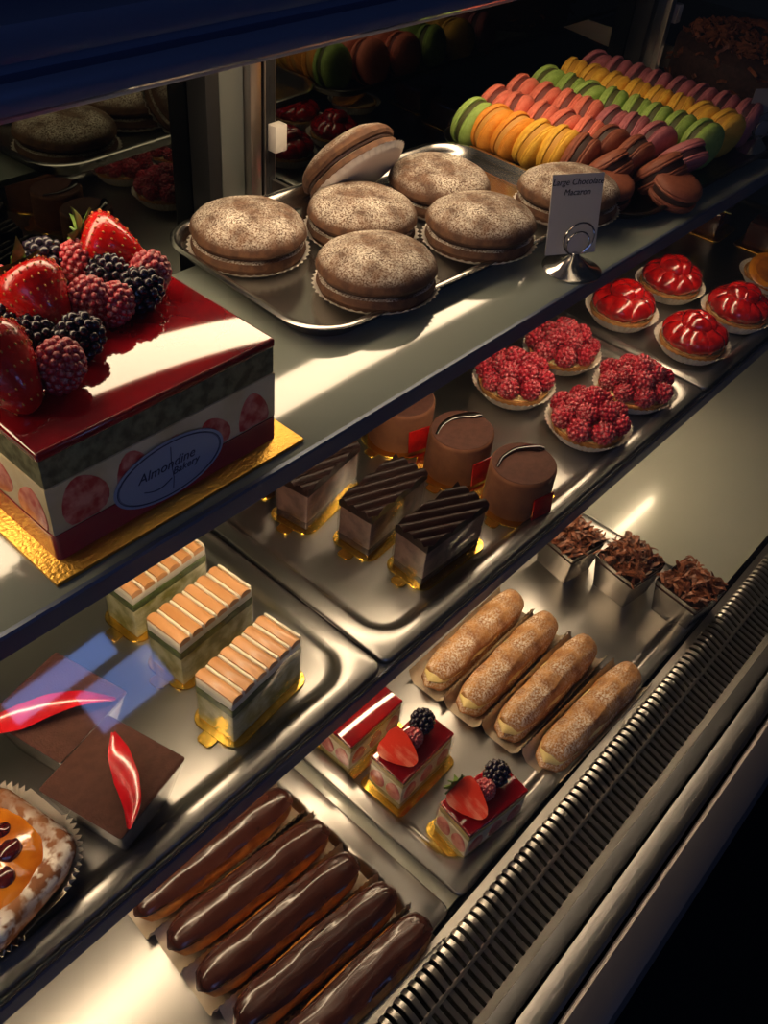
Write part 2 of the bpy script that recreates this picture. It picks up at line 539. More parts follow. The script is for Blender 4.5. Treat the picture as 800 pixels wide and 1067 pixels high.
ME_RT = [berry_mesh('raspberry', X['rasptart'], .0096, .0108, .0026, 8, s, .94, .915) for s in (2, 3)]
ME_BB = berry_mesh('blackberry', X['black_berry'], .0088, .0110, .0027, 8, 4, .9, .97)


def straw_bm(L=.034, R=.0145, n=20, half=False):
    prof = [(.001, 0), (.20, .02), (.40, .10), (.60, .25), (.79, .43), (.93, .60), (1.0, .74), (.96, .86), (.78, .94), (.42, .985), (.001, .97)]
    bm = B()
    prof = [(r*R, (1-z)*L) for r, z in prof][::-1]
    lathe(bm, prof, n)
    wobble(bm, .0007, 120)
    if half:
        bmesh.ops.bisect_plane(bm, geom=bm.verts[:]+bm.edges[:]+bm.faces[:], plane_co=(0, 0, 0), plane_no=(0, -1, 0), clear_outer=True)
        es = [e for e in bm.edges if e.is_boundary]
        r = bmesh.ops.contextual_create(bm, geom=es)
        for f in r['faces']: f.material_index = 1
    return bm


def seeds_bm(L=.034, R=.0145):
    prof = [(0, 0), (.40, .10), (.60, .25), (.79, .43), (.93, .60), (1.0, .74), (.96, .86), (.78, .94)]
    bm = B()
    for i in range(1, len(prof)):
        r, z = prof[i][0]*R, (1-prof[i][1])*L
        k = max(4, int(r*2*PI/.0048))
        for j in range(k):
            a = 2*PI*(j+.5*(i % 2))/k
            ico(bm, (r*1.0*C(a), r*1.0*S(a), z), (.0006, .0006, .001), 1)
    return bm


def calyx_bm(R=.0145):
    bm = B()
    for k in range(7):
        a = 2*PI*k/7+random.uniform(-.2, .2)
        L = R*random.uniform(.75, 1.05)
        d = Vector((C(a), S(a), 0)); s = Vector((-S(a), C(a), 0))
        lift = random.uniform(-.15, .55)
        pts = []
        for i in range(6):
            t = i/5
            w = R*.26*math.sin(PI*min(1, .12+t*.88))*(1-.3*t)
            pos = d*(t*L)+Vector((0, 0, t*t*L*lift))
            pts.append([pos-s*w, pos+Vector((0, 0, -.0006)), pos+s*w])
        loft(bm, pts, False, False, closed=False)
        loft(bm, [[p+Vector((0, 0, -.0008)) for p in r] for r in pts], False, False, closed=False)
    tube(bm, [(0, 0, 0), (.0005, 0, .003), (.002, 0, .006)], [.0012, .0009, .0007], 6)
    return bm


def put_strawberry(parent, loc, rot, sc=1):
    o = obj('strawberry', straw_bm(.034*sc, .0150*sc), X['straw'], parent, loc, rot)
    obj('seeds', seeds_bm(.034*sc, .0150*sc), X['seed'], o)
    # stalk end is at z=0 of the fruit, leaves fold back over it
    l = obj('leaves', calyx_bm(.0145*sc), X['leaf'], o, (0, 0, -.0006), (PI, 0, 0))
    return o


def put_berry(parent, me, name, loc, rot=(0, 0, 0), sc=1):
    o = bpy.data.objects.new(name, me); COL.objects.link(o)
    o.parent = parent; o.location = loc; o.rotation_euler = rot; o.scale = (sc, sc, sc)
    return o


# ================================================================== BIG CAKE
cx0, cx1, cy0, cy1, cz = .166, .337, .357, .523, ZT+.0012
cake = thing('strawberry_cake', 'large square strawberry layer cake with red glaze and berry heap on upper shelf', 'cake', ((cx0+cx1)/2, (cy0+cy1)/2, cz))
hx, hy = (cx1-cx0)/2, (cy1-cy0)/2
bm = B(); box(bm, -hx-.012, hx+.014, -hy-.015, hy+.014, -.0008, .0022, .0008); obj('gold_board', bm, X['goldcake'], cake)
bm = B(); box(bm, -hx+.001, hx-.001, -hy+.001, hy-.001, .0022, .021, .001); obj('sponge_base', bm, X['sponge'], cake)
bm = B(); box(bm, -hx, hx, -hy, hy, .021, .056, .0006); obj('cream_layer', bm, X['cream'], cake)
bm = B(); box(bm, -hx+.0005, hx-.0005, -hy+.0005, hy-.0005, .056, .0765, .0012); obj('sponge_top', bm, X['greensponge'], cake)
bm = B(); box(bm, -hx-.0004, hx+.0004, -hy-.0004, hy+.0004, .0755, .0825, .0022, 3)
obj('red_glaze', bm, X['glaze'], cake)
bm = B()
for (w, d, z0, z1) in ((hx+.0009, hy+.0009, .0022, .0215),):
    loft(bm, [z3(rrect(2*w, 2*d, .004, 4), z0), z3(rrect(2*w, 2*d, .004, 4), z1), z3(rrect(2*w-.0012, 2*d-.0012, .004, 4), z1), z3(rrect(2*w-.0012, 2*d-.0012, .004, 4), z0)], False, False)
obj('ribbon', bm, X['ribbon'], cake)
# cut strawberries pressed against the sides
rs = random.Random(5)
for side in range(4):
    for k in range(5):
        t = -.064+.032*k+rs.uniform(-.004, .004)
        w, h = rs.uniform(.012, .0165), rs.uniform(.014, .019)
        bm = B()
        pts = []
        for i in range(18):
            a = 2*PI*i/18
            pts.append((w*C(a)*(1-.25*S(a)), h*S(a)))
        q = [(p[0]*.92, p[1]*.92) for p in pts]
        zz = .035+rs.uniform(-.005, .003)
        tilt = rs.uniform(-.5, .5)
        def pl(pp, dep):
            o_ = []
            for x, y in pp:
                x, y = x*C(tilt)-y*S(tilt), x*S(tilt)+y*C(tilt)
                y = max(.0225-zz, min(.0555-zz, y))
                P = {0: (t+x, -hy-dep, zz+y), 1: (hx+dep, t+x, zz+y), 2: (t+x, hy+dep, zz+y), 3: (-hx-dep, t+x, zz+y)}[side]
                o_.append(P)
            return o_
        loft(bm, [pl(pts, -.004), pl(pts, .0002), pl(q, .0006)])
        obj('strawberry_slice', bm, X['strawcut'], cake)
# oval sticker on the front
sc_ = aty(178, 488, cy0-.0015)
st_c = Vector((sc_.x-(cx0+cx1)/2, -hy-.0012, sc_.z-cz))
bm = B(); prism(bm, ell(.042, .0222, 64), 0, .0005)
stk = obj('oval_sticker', bm, X['logo'], cake, st_c, (PI/2, 0, 0))
for rx, w in ((.0398, .0005), (.0388, .0003)):
    bm = B(); ry = rx*.0222/.042-.0006
    o1, o2 = ell(rx, ry, 64), ell(rx-w, ry-w, 64)
    loft(bm, [z3(o1, .0005), z3(o1, .0007), z3(o2, .0007), z3(o2, .0005)], False, False)
    obj('sticker_border', bm, X['logoline'], stk)
text_obj('Almondine', .0098, X['logoline'], stk, (-.003, .0035, .0006), (0, 0, 0), .3)
text_obj('Bakery', .0075, X['logoline'], stk, (.011, -.0035, .0006), (0, 0, 0), .3)
bm = B()
tube(bm, [(-.021+.003*i, -.0075-.0035*S(PI*i/7), .0006) for i in range(8)], .00035, 5)
tube(bm, [(.0012, .0165, .0006), (.0005, .005, .0006), (.0015, -.008, .0006), (.0003, -.0165, .0006)], .0003, 5)
obj('swash', bm, X['logoline'], stk)

Z0 = cz+.0825
def on_cake(u, v, dz=0):
    p = at(u, v, Z0+dz)
    return Vector((p.x-(cx0+cx1)/2, p.y-(cy0+cy1)/2, p.z-cz))
# strawberries: red fruit lying on the glaze, stalk end turned to the back left
def straw_at(u, v, dz, sc, tip):
    q = Vector(tip).to_track_quat('Z', 'Y').to_euler()
    L = on_cake(u, v, dz) - Vector(tip).normalized()*.017*sc
    put_strawberry(cake, L, q, sc)
straw_at(118, 259, .017, 1.35, (.5, -.45, -.35))
straw_at(42, 318, .018, 1.5, (.05, -.55, -.55))
straw_at(4, 388, .019, 1.55, (.1, -.6, -.5))
for (u, v, dz, sc, rot) in ((79, 273, .014, 1.3, (.3, .2, 0)), (157, 284, .014, 1.35, (.25, -.3, 0)), (94, 314, .015, 1.42, (.1, -.1, 0)), (118, 318, .012, 1.3, (.15, .5, 0)),
                            (62, 382, .015, 1.45, (.2, .3, .4)), (2, 300, .014, 1.3, (.5, 0, 0))):
    put_berry(cake, ME_RASP, 'raspberry', on_cake(u, v, dz), rot, sc)
for (u, v, dz, sc, rot) in ((44, 273, .013, 1.55, (1.3, 0, .5)), (144, 303, .012, 1.4, (1.2, .4, 1.0)), (112, 285, .011, 1.3, (1.4, 0, .3)), (82, 352, .012, 1.4, (.6, .4, 0)),
                            (32, 352, .011, 1.3, (1.3, .2, .8)), (2, 332, .012, 1.3, (1, 0, 0))):
    put_berry(cake, ME_BB, 'blackberry', on_cake(u, v, dz), rot, sc)


# ================================================================== COOKIE SANDWICHES
def fluted_dish(name, r0, r1, h, nfl, parent, m=None, z=.0004, amp=.0012, rim=None):
    bm = B(); n = nfl*4
    rings = []
    for t, (r, zz) in enumerate(((.001, 0), (r0*.9, 0), (r0, .0008), (r0+(r1-r0)*.35, h*.4), (r0+(r1-r0)*.7, h*.8), (r1, h))):
        a_ = 0 if t < 2 else amp*(.3+.7*(t-2)/3)
        rings.append([((r+a_*C(nfl*2*PI*i/n))*C(2*PI*i/n), (r+a_*C(nfl*2*PI*i/n))*S(2*PI*i/n), z+zz) for i in range(n)])
    loft(bm, rings, True, False)
    return obj(name, bm, m or X['paper'], parent, ang=180)


def whoopie_parts(root, r=.0515):
    fluted_dish('paper_liner', r*.93, r*1.06, .006, 44, root, amp=.0012)
    bm = B(); lathe(bm, [(r*.80, .0012), (r*.95, .003), (r, .008), (r*.97, .0135), (r*.86, .0155)], 48); wobble(bm, .0008, 60, 3)
    obj('lower_cookie', bm, X['whoopie'], root)
    bm = B(); lathe(bm, [(r*.84, .0145), (r*.93, .0155), (r*.94, .0175), (r*.85, .0185)], 48); wobble(bm, .0005, 90, 1); obj('filling', bm, X['filling'], root)
    bm = B(); lathe(bm, [(r*.84, .0175), (r*.97, .0185), (r*1.01, .0215), (r*.985, .0262), (r*.91, .0312), (r*.76, .0358), (r*.54, .0393), (r*.28, .0409), (r*.02, .0413)], 48); wobble(bm, .0010, 50, 7)
    obj('upper_cookie', bm, X['whoopie'], root)
TZ = ZT+.0005+.0027
w0 = thing('cookie_sandwich', 'sugared cocoa cookie sandwich nearest the big cake, at tray left end', 'cookie', (0, 0, 0), group='cookie sandwiches')
whoopie_parts(w0)
wl = [((259, 243), 0, None), ((377, 226), 1.0, 'sugared cocoa cookie sandwich in the middle of the tray, below the tipped one'),
      ((389, 284), 2.1, 'sugared cocoa cookie sandwich at the front left of the steel tray'),
      ((457, 193), 3.0, 'sugared cocoa cookie sandwich at the back right of the tray, nearest the macarons'),
      ((497, 238), 4.0, 'sugared cocoa cookie sandwich left of the name card, on tilted fluted paper'),
      ((588, 205), 5.0, 'sugared cocoa cookie sandwich partly behind the name card')]
for i, (q, rz, lb) in enumerate(wl):
    p = at(*q, TZ+.018); p.z = TZ
    if i in (2, 4, 5): p.z = TZ+.0045; p.y -= .004
    if i == 0: w0.location = p
    else: dup(w0, p, rz, lb, 'cookie sandwiches', rot=Matrix.Rotation(math.radians(-3), 3, 'X').to_euler() if i in (2, 4, 5) else None)
p = at(365, 172, TZ+.036); p.z = TZ+.036
dup(w0, p-Matrix.Rotation(math.radians(-52), 3, 'X') @ Vector((0, 0, .018)), 0, 'tipped cocoa cookie sandwich showing its paper, leaning at the tray back', 'cookie sandwiches', rot=(math.radians(-52), 0, 0))

# name card on a ring clip
p = at(595, 281, ZT)
holder = thing('card_holder', 'round steel holder with a ring clip at the shelf front edge', 'card holder', (p.x, p.y, ZT+.0004), 0)
bm = B(); lathe(bm, [(.028, 0), (.0285, .0014), (.026, .0026), (.018, .0045), (.009, .011), (.0042, .0155), (.003, .017)], 36); obj('base', bm, X['chrome'], holder)
hv = Vector((-p.x, -p.y, 0)).normalized(); hs = Vector((-hv.y, hv.x, 0))
cdir = (Vector((.86, -.50, 0))).normalized()
bm = B(); tube(bm, [cdir*(.0155*C(PI*2*i/28))+Vector((0, 0, .031+.0155*S(2*PI*i/28))) for i in range(29)], .0009, 8)
tube(bm, [cdir*(.0115*C(PI*2*i/28))+Vector((0, 0, .027+.0115*S(2*PI*i/28)))+hv*.002 for i in range(29)], .0008, 8); obj('ring_clip', bm, X['chrome'], holder)
card = thing('name_card', 'upright card reading Large Chocolate Macaron, held in the ring clip', 'card', (p.x, p.y, ZT+.0155), 0)
cn = Vector((-.50, -.86, .0)).normalized()
card.rotation_euler = (math.radians(-14), 0, math.atan2(cdir.y, cdir.x))
card.location = Vector((p.x, p.y, ZT+.0165))-cn*.0026
bm = B(); box(bm, -.030, .022, -.0003, .0003, -.001, .070); obj('card_sheet', bm, X['card'], card)
text_obj('Large Chocolate\nMacaron', .0078, X['ink'], card, (-.004, -.0004, .0585), (PI/2, 0, 0), .25, space=1.15)
p2 = at(785, 158, ZT)
h2 = dup(holder, (p2.x, p2.y, ZT+.0004), .1, 'second ring clip holder at right of the macaron tray')
c2 = thing('name_card', 'dim card at the right picture edge beside the macarons', 'card', (p2.x+.012, p2.y+.004, ZT+.0165), math.radians(-30))
bm = B(); box(bm, -.03, .03, -.0003, .0003, -.001, .055); obj('card_sheet', bm, X['darkcard'], c2)


# ================================================================== MACARONS
def macaron(col):
    r = thing('macaron', 'x', 'macaron', (0, 0, 0), group='macarons on the dark tray')
    R = .0275
    q = 1.2
    for s in (1, -1):
        bm = B(); lathe(bm, [*[(R*a_, b_*s*q) for a_, b_ in ((.90, .0028), (.98, .0030), (1.0, .0042), (.985, .0052), (.97, .0056), (.985, .0066), (.94, .0090), (.80, .0112), (.55, .0126), (.25, .0132), (.0005, .0133))]], 36)
        for v in bm.verts:
            if abs(v.co.z) < .0053: v.co += noise.noise_vector(v.co*450)*.0008
        obj('shell', bm, MAC[col], r)
    bm = B(); lathe(bm, [(R*.80, -.0036), (R*.92, -.0031), (R*.94, 0), (R*.92, .0031), (R*.80, .0036)], 36); obj('filling', bm, FIL[col], r)
    return r
protos = {}
ORD = ['first', 'second', 'third', 'fourth', 'fifth', 'sixth', 'seventh', 'eighth', 'ninth', 'tenth']
columns = ['left-hand', 'second', 'third', 'fourth', 'fifth', 'right-hand']
rowsdef = [(.867, .594, ['green', 'orange', 'orange', 'yellow', 'yellow', 'brown', 'brown']),
           (.923, .606, ['coral', 'coral', 'coral', 'coral', 'coral', 'brown', 'brown', 'brown']),
           (.980, .610, ['coral', 'coral', 'coral', 'coral', 'mauve', 'mauve', 'mauve', 'mauve']),
           (1.036, .610, ['green']*8),
           (1.092, .610, ['yellow']*8),
           (1.150, .610, ['mauve']*8)]
rm = random.Random(3)
MZ_T = ZT+.0005+.0025
used = {}
for ci, (cx, y0, cols) in enumerate(rowsdef):
    n = len(cols)
    step = .0268 if ci == 0 else .0305
    for k, cname in enumerate(cols):
        y = y0-step*k
        xx = cx+rm.uniform(-.002, .002)+(.0045*k if ci == 0 else .001*k)*.6
        lean = math.radians(rm.uniform(3, 20))
        yawm = math.radians(rm.uniform(-14, 14))
        z = MZ_T+.0272
        if k == n-1 and ci in (0, 1, 2):       # the front ones have slumped
            lean = math.radians(46); z = MZ_T+.0255; y -= .006
        rot = (PI/2+lean, 0, yawm)
        lb = '%s macaron standing %s from the back in the %s row of the tray' % ({'coral': 'coral pink'}.get(cname, cname), ORD[k], columns[ci])
        if cname not in protos:
            m_ = macaron(cname); protos[cname] = m_
            m_['label'] = lb; m_.location = (xx, y, z); m_.rotation_euler = rot
        else:
            dup(protos[cname], (xx, y, z), 0, lb, rot=rot)
for i, (u, v, cname, rot, lb) in enumerate(((632, 197, 'brown', (.15, -.1, 0), 'brown macaron lying flat at the front left of the macaron tray'),
                                            (703, 198, 'brown', (.22, -.1, .4), 'brown macaron lying at the tray front, right of the other flat one'))):
    p = at(u, v, MZ_T+.018); p.z = MZ_T+.018; dup(protos[cname], p, 0, lb, rot=rot)


p = at(775, 95, ZT)
gt = thing('chocolate_gateau', 'dark shaving-covered chocolate cake behind the macarons at the upper right', 'cake', (p.x, p.y, ZT+.0006))
bm = B(); lathe(bm, [(.001, 0), (.11, 0), (.113, .004), (.112, .055), (.10, .064), (.001, .068)], 48); obj('cake_body', bm, X['chocbase'], gt)
bm = B(); rr_ = random.Random(9)
for k in range(420):
    a = rr_.uniform(0, 2*PI); zz = rr_.uniform(0, 1); R_ = .112*math.sqrt(zz) if zz < .8 else .114
    c = Vector((R_*C(a), R_*S(a), .067 if zz < .8 else rr_.uniform(.006, .06)))
    d = Vector((rr_.uniform(-1, 1), rr_.uniform(-1, 1), rr_.uniform(-.4, .6))).normalized(); s_ = d.orthogonal().normalized(); n_ = s_.cross(d)
    L = rr_.uniform(.008, .02); w_ = rr_.uniform(.0015, .0035)
    loft(bm, [[c+d*(q*L/2)-s_*w_+n_*.002*(1-q*q), c+d*(q*L/2)+s_*w_+n_*.002*(1-q*q), c+d*(q*L/2)+s_*w_+n_*(.001+.002*(1-q*q)), c+d*(q*L/2)-s_*w_+n_*(.001+.002*(1-q*q))] for q in (-1, -.5, 0, .5, 1)])
o = obj('shavings', bm, X['shave'], gt); o['kind'] = 'stuff'

# ================================================================== GOLD BOARD
def gold_board(root, w, d, r=.012, tab=True, tabside=-1):
    bm = B(); prism(bm, rrect(w, d, r, 6), 0, .0016, .0005)
    g = obj('gold_board', bm, X['gold'], root)
    if tab:
        bm = B(); prism(bm, rrect(.012, .014, .004, 5, -w/2-.003, 0), 0, .0014, .0004)
        obj('tab', bm, X['gold'], g)
    return g


def film(root, w, d, h, z=.0016, r=.002):
    bm = B()
    loft(bm, [z3(rrect(w, d, r, 3), z), z3(rrect(w, d, r, 3), z+h)], False, False)
    return obj('clear_film', bm, X['acetate'], root)


# ---- lemon slices
def layered(root, w, d, layers):
    for nm, z0, z1, m, ins in layers:
        bm = B(); box(bm, -w/2+ins, w/2-ins, -d/2+ins, d/2-ins, z0, z1, .0012)
        bmesh.ops.subdivide_edges(bm, edges=[e for e in bm.edges if e.calc_length() > .01], cuts=6, use_grid_fill=True)
        wobble(bm, .0004, 150, z0*100)
        obj(nm, bm, m, root)
lem = thing('lemon_meringue_slice', 'nearest of the three lemon slices with toasted ridged top, by pan rim', 'cake slice', (0, 0, 0), group='lemon meringue slices')
LW, LD = .075, .035
gold_board(lem, LW+.012, LD+.012)
layered(lem, LW, LD, [('lemon_cream', .0016, .033, X['lemon'], 0), ('green_layer', .033, .0405, X['greenlayer'], -.0004), ('meringue', .0405, .0515, X['merengue'], 0)])
for k in range(6):
    w = LW/6
    x0 = -LW/2+k*w
    bm = B()
    rings = []
    for yy, s in ((-LD/2-.0004, .9), (-LD/2+.003, 1), (LD/2-.003, 1), (LD/2+.0004, .9)):
        pr = [(x0+.0004, .0485)]
        for i in range(9):
            t = i/8
            pr.append((x0+.0004+t*(w-.0026), 0.0506+.0048*s*math.sin(PI*(.18+.70*t))-.001*t))
        pr.append((x0+w-.0022, .0485))
        rings.append([(a_, yy, b_) for a_, b_ in pr])
    loft(bm, rings)
    obj('toasted_ridge', bm, X['toast'], lem)
    bm = B(); tube(bm, [(x0+w-.0014, -LD/2+.0005+LD*i/8*.98, .0528+.0003*S(i*2.1)) for i in range(9)], .0011, 8)
    obj('white_ridge', bm, X['merengue'], lem)
film(lem, LW+.002, LD+.002, .048)
lem.location = (.263, .3035, MZ); lem.rotation_euler = (0, 0, math.radians(6))
dup(lem, (.270, .3665, MZ), math.radians(4), 'middle of the three lemon slices with toasted ridged top')
dup(lem, (.2735, .4265, MZ), math.radians(3), 'lemon slice with toasted top farthest back, partly under the upper shelf edge')

# ---- chocolate slices with ridged top
chs = thing('chocolate_mousse_slice', 'nearest ridge-topped chocolate mousse slice, closest to pan rim', 'cake slice', (0, 0, 0), group='ridged chocolate slices')
SW, SD = .080, .035
gold_board(chs, SW+.012, SD+.014)
layered(chs, SW, SD, [('chocolate_base', .0016, .010, X['chocbase'], .0004), ('mousse', .010, .044, X['mousse'], 0)])
bm = B()
NX, NY = 72, 36
def ridge(x, y):
    t = (x*.42+y*.91)/.0098
    f_ = t-math.floor(t)
    return .0475+.0056*abs(S(PI*f_))**.7
g = [[bm.verts.new((-SW/2-.001+(SW+.002)*i/NX, -SD/2-.001+(SD+.002)*j/NY, ridge(-SW/2+SW*i/NX, -SD/2+SD*j/NY))) for j in range(NY+1)] for i in range(NX+1)]
for i in range(NX):
    for j in range(NY): bm.faces.new((g[i][j], g[i+1][j], g[i+1][j+1], g[i][j+1]))
be = [e for e in bm.edges if e.is_boundary]
ex = bmesh.ops.extrude_edge_only(bm, edges=be)
for v in ex['geom']:
    if isinstance(v, bmesh.types.BMVert): v.co.z = .0435
obj('ridged_chocolate', bm, X['choc'], chs, ang=35)
film(chs, SW+.003, SD+.003, .043)
chs.location = (.484, .3015, MZ); chs.rotation_euler = (0, 0, math.radians(-2))
dup(chs, (.474, .361, MZ), math.radians(4), 'middle ridge-topped chocolate mousse slice, between two others')
dup(chs, (.456, .4255, MZ), math.radians(9), 'ridge-topped chocolate slice partly hidden by the upper shelf edge')
dup(chs, (.462, .483, MZ), math.radians(6), 'chocolate slice under upper shelf of which only gold board corner shows')

# ---- round cocoa cakes
rnd_ = thing('cocoa_mousse_cake', 'nearest round cocoa-dusted mousse cake, at the pan rim', 'small cake', (0, 0, 0), group='round cocoa cakes')
RR = .0335
bm = B(); prism(bm, ell(RR+.008, RR+.006, 44), 0, .0016, .0005); g_ = obj('gold_board', bm, X['gold'], rnd_)
bm = B(); prism(bm, rrect(.014, .014, .004, 5, -RR-.009, -.004), 0, .0014, .0004); obj('tab', bm, X['gold'], g_)
bm = B(); lathe(bm, [(RR*1.0, .0016), (RR*1.01, .004), (RR*1.0, .043), (RR*.985, .0455), (RR*.95, .0468)], 56, sy=.93); obj('velvet_body', bm, X['cocoaside'], rnd_)
bm = B(); lathe(bm, [(RR*.955, .0465), (RR*.93, .0474), (RR*.5, .0477), (.0005, .0478)], 56, sy=.93); obj('cocoa_top', bm, X['cocoa'], rnd_)
bm = B()
pts = []; rad = []
c0 = Vector((.598, .295, 0))
K = [at(518, 487, .8285)-c0, at(523, 477, .8285)-c0, at(536, 469, .8285)-c0, at(552, 467, .8285)-c0, at(567, 468, .8285)-c0]
for i in range(21):
    t = i/20*4; k = min(3, int(t)); u = t-k
    p = K[k].lerp(K[k+1], u)
    pts.append((p.x, p.y, .0482)); rad.append(.0012+.0042*(t/4)**1.2*(1 if t < 3.4 else max(.2, 1-((t-3.4)/.6)**2)))
for _ in range(3):
    pts = [pts[0]]+[tuple((pts[i-1][q]+2*pts[i][q]+pts[i+1][q])/4 for q in range(3)) for i in range(1, len(pts)-1)]+[pts[-1]]
tube(bm, pts, rad, 10)
for v in bm.verts: v.co.z = .0478+(v.co.z-.0482)*.55+.0008
obj('chocolate_drop', bm, mat('black_glossy_chocolate', '120907', .12, spec=.5, coat=.5), rnd_)
bm = B(); box(bm, -.0125, .0125, -.0008, .0008, -.012, .013, .0004)
obj('red_square', bm, X['redchip'], rnd_, (-RR*.18, -RR*.93-.0012, .0165), (math.radians(-6), 0, math.radians(-12)))
rnd_.location = (.598, .295, MZ)
dup(rnd_, (.594, .366, MZ), .05, 'middle round cocoa-dusted mousse cake with red chocolate square')
dup(rnd_, (.590, .438, MZ), -.08, 'round cocoa cake under the upper shelf edge with bright red square')

# ---- chocolate squares in clear cups
sq = thing('chocolate_square', 'dark cocoa-topped square pastry nearest pan rim with upright red curl', 'small cake', (0, 0, 0), group='chocolate squares')
ang = math.radians(14)
T, Bt, H = .0665, .046, .047
def cup(bm, t, b_, h, z=.0005, th=.0006):
    loft(bm, [z3(rrect(b_, b_, .002, 2), z), z3(rrect(t, t, .002, 2), z+h), z3(rrect(t-2*th, t-2*th, .002, 2), z+h), z3(rrect(b_-2*th, b_-2*th, .002, 2), z+.0008)], True, True)
bm = B(); loft(bm, [z3(rrect(Bt, Bt, .002, 3), .0005), z3(rrect(T-.001, T-.001, .002, 3), H-.0005)], True, False); obj('clear_cup', bm, X['acetate'], sq)
bm = B(); loft(bm, [z3(rrect(Bt-.002, Bt-.002, .002, 3), .001), z3(rrect(T-.0055, T-.0055, .002, 3), H-.008)]); obj('pale_mousse', bm, mat('grey_mousse', 'a79d8c', .4, c2='8d8374', scale=40, coat=.3), sq)
bm = B(); loft(bm, [z3(rrect(T-.0055, T-.0055, .002, 3), H-.008), z3(rrect(T-.0012, T-.0012, .002, 3), H-.0012), z3(rrect(T-.004, T-.004, .002, 3), H)]); obj('cocoa_top', bm, X['cocoa'], sq)
def curl(root, px, widths, zs, rl):
    # px: pixels along the curl on the cake top, root-local ribbon
    inv = (Matrix.Translation(rl[0]) @ Matrix.Rotation(rl[1], 4, 'Z')).inverted()
    K = [at(u, v, MZ+H+z) for (u, v), z in zip(px, zs)]
    n = len(K)-1
    P, Wd = [], []
    for i in range(25):
        t = i/24*n; k = min(n-1, int(t)); f_ = t-k
        P.append(K[k].lerp(K[k+1], f_)); Wd.append(widths[k]*(1-f_)+widths[k+1]*f_)
    for _ in range(5):
        P = [P[0]]+[(P[i-1]+2*P[i]+P[i+1])/4 for i in range(1, len(P)-1)]+[P[-1]]
    bm = B(); rings = []
    for i, p in enumerate(P):
        d = (P[min(i+1, 24)]-P[max(i-1, 0)]).normalized()
        sd = d.cross(Vector((-.35, -.25, 1))).normalized(); nn_ = sd.cross(d).normalized()
        if nn_.z < 0: nn_ = -nn_
        w_ = Wd[i]
        sec = [p-sd*w_+nn_*.0015, p-sd*w_*.5, p, p+sd*w_*.5, p+sd*w_+nn_*.0015]
        rings.append([inv @ q for q in sec]+[inv @ (q+nn_*.001) for q in reversed(sec)])
    loft(bm, rings)
    return obj('red_curl', bm, X['redcurl'], root, ang=50)
rl1, rl2 = (Vector((.141, .298, MZ)), ang), (Vector((.146, .367, MZ)), math.radians(13))
sq.location = rl1[0]; sq.rotation_euler = (0, 0, rl1[1])
sq2 = dup(sq, rl2[0], rl2[1], 'cocoa-topped square pastry behind its twin, red curl lying across its top')
curl(sq, [(119, 764), (124, 785), (133, 812), (139, 838), (135, 864)], [.0012, .0070, .0080, .0058, .0012], [.012, .013, .010, .006, .0015], rl1)
curl(sq2, [(-8, 757), (22, 748), (52, 735), (84, 727), (120, 729)], [.006, .0085, .0075, .0050, .0010], [.003, .007, .010, .009, .002], rl2)

# ---- fruit danish
dn = thing('fruit_danish', 'sugar-edged apricot pastry in fluted paper at the lower left picture edge', 'pastry', (.054, .314, MZ), math.radians(12))
dn.scale = (1.12, 1.12, 1.12)
bm = B(); n = 160
rings = []
for t, (w, z, am) in enumerate(((.060, 0, 0), (.066, .0005, .0004), (.080, .008, .001), (.088, .016, .0014), (.092, .0205, .0016))):
    base = rrect(w, w, w*.36, 39)
    rings.append([(x+am*C(52*2*PI*i/len(base))*x/.04, y+am*C(52*2*PI*i/len(base))*y/.04, .0004+z) for i, (x, y) in enumerate(base)])
loft(bm, rings, True, False); obj('paper_case', bm, X['paper'], dn, ang=180)
bm = B()
loft(bm, [z3(rrect(w, w, w*r_, 16), z) for w, z, r_ in ((.060, .001, .3), (.074, .008, .28), (.080, .018, .25), (.079, .024, .24), (.073, .0285, .22), (.064, .0295, .22), (.056, .027, .22), (.050, .0235, .22))])
bmesh.ops.subdivide_edges(bm, edges=[e for e in bm.edges if e.calc_length() > .006], cuts=2, use_grid_fill=True)
wobble(bm, .0022, 110, 5); obj('sugared_crust', bm, X['sugarcrust'], dn, ang=180)
bm = B(); lathe(bm, [(.034, .022), (.033, .026), (.025, .0298), (.012, .0315), (.0005, .032)], 36); wobble(bm, .0022, 90, 2); obj('apricot_filling', bm, X['apricot'], dn)
for x, y, r in ((.012, -.010, .0075), (.0, -.019, .0068), (-.010, -.006, .007), (.017, .002, .006)):
    bm = B(); ico(bm, (0, 0, 0), (r, r*.8, r*.6), 3); wobble(bm, .0012, 200, x*100); obj('cherry', bm, X['cherry'], dn, (x, y, .0305))

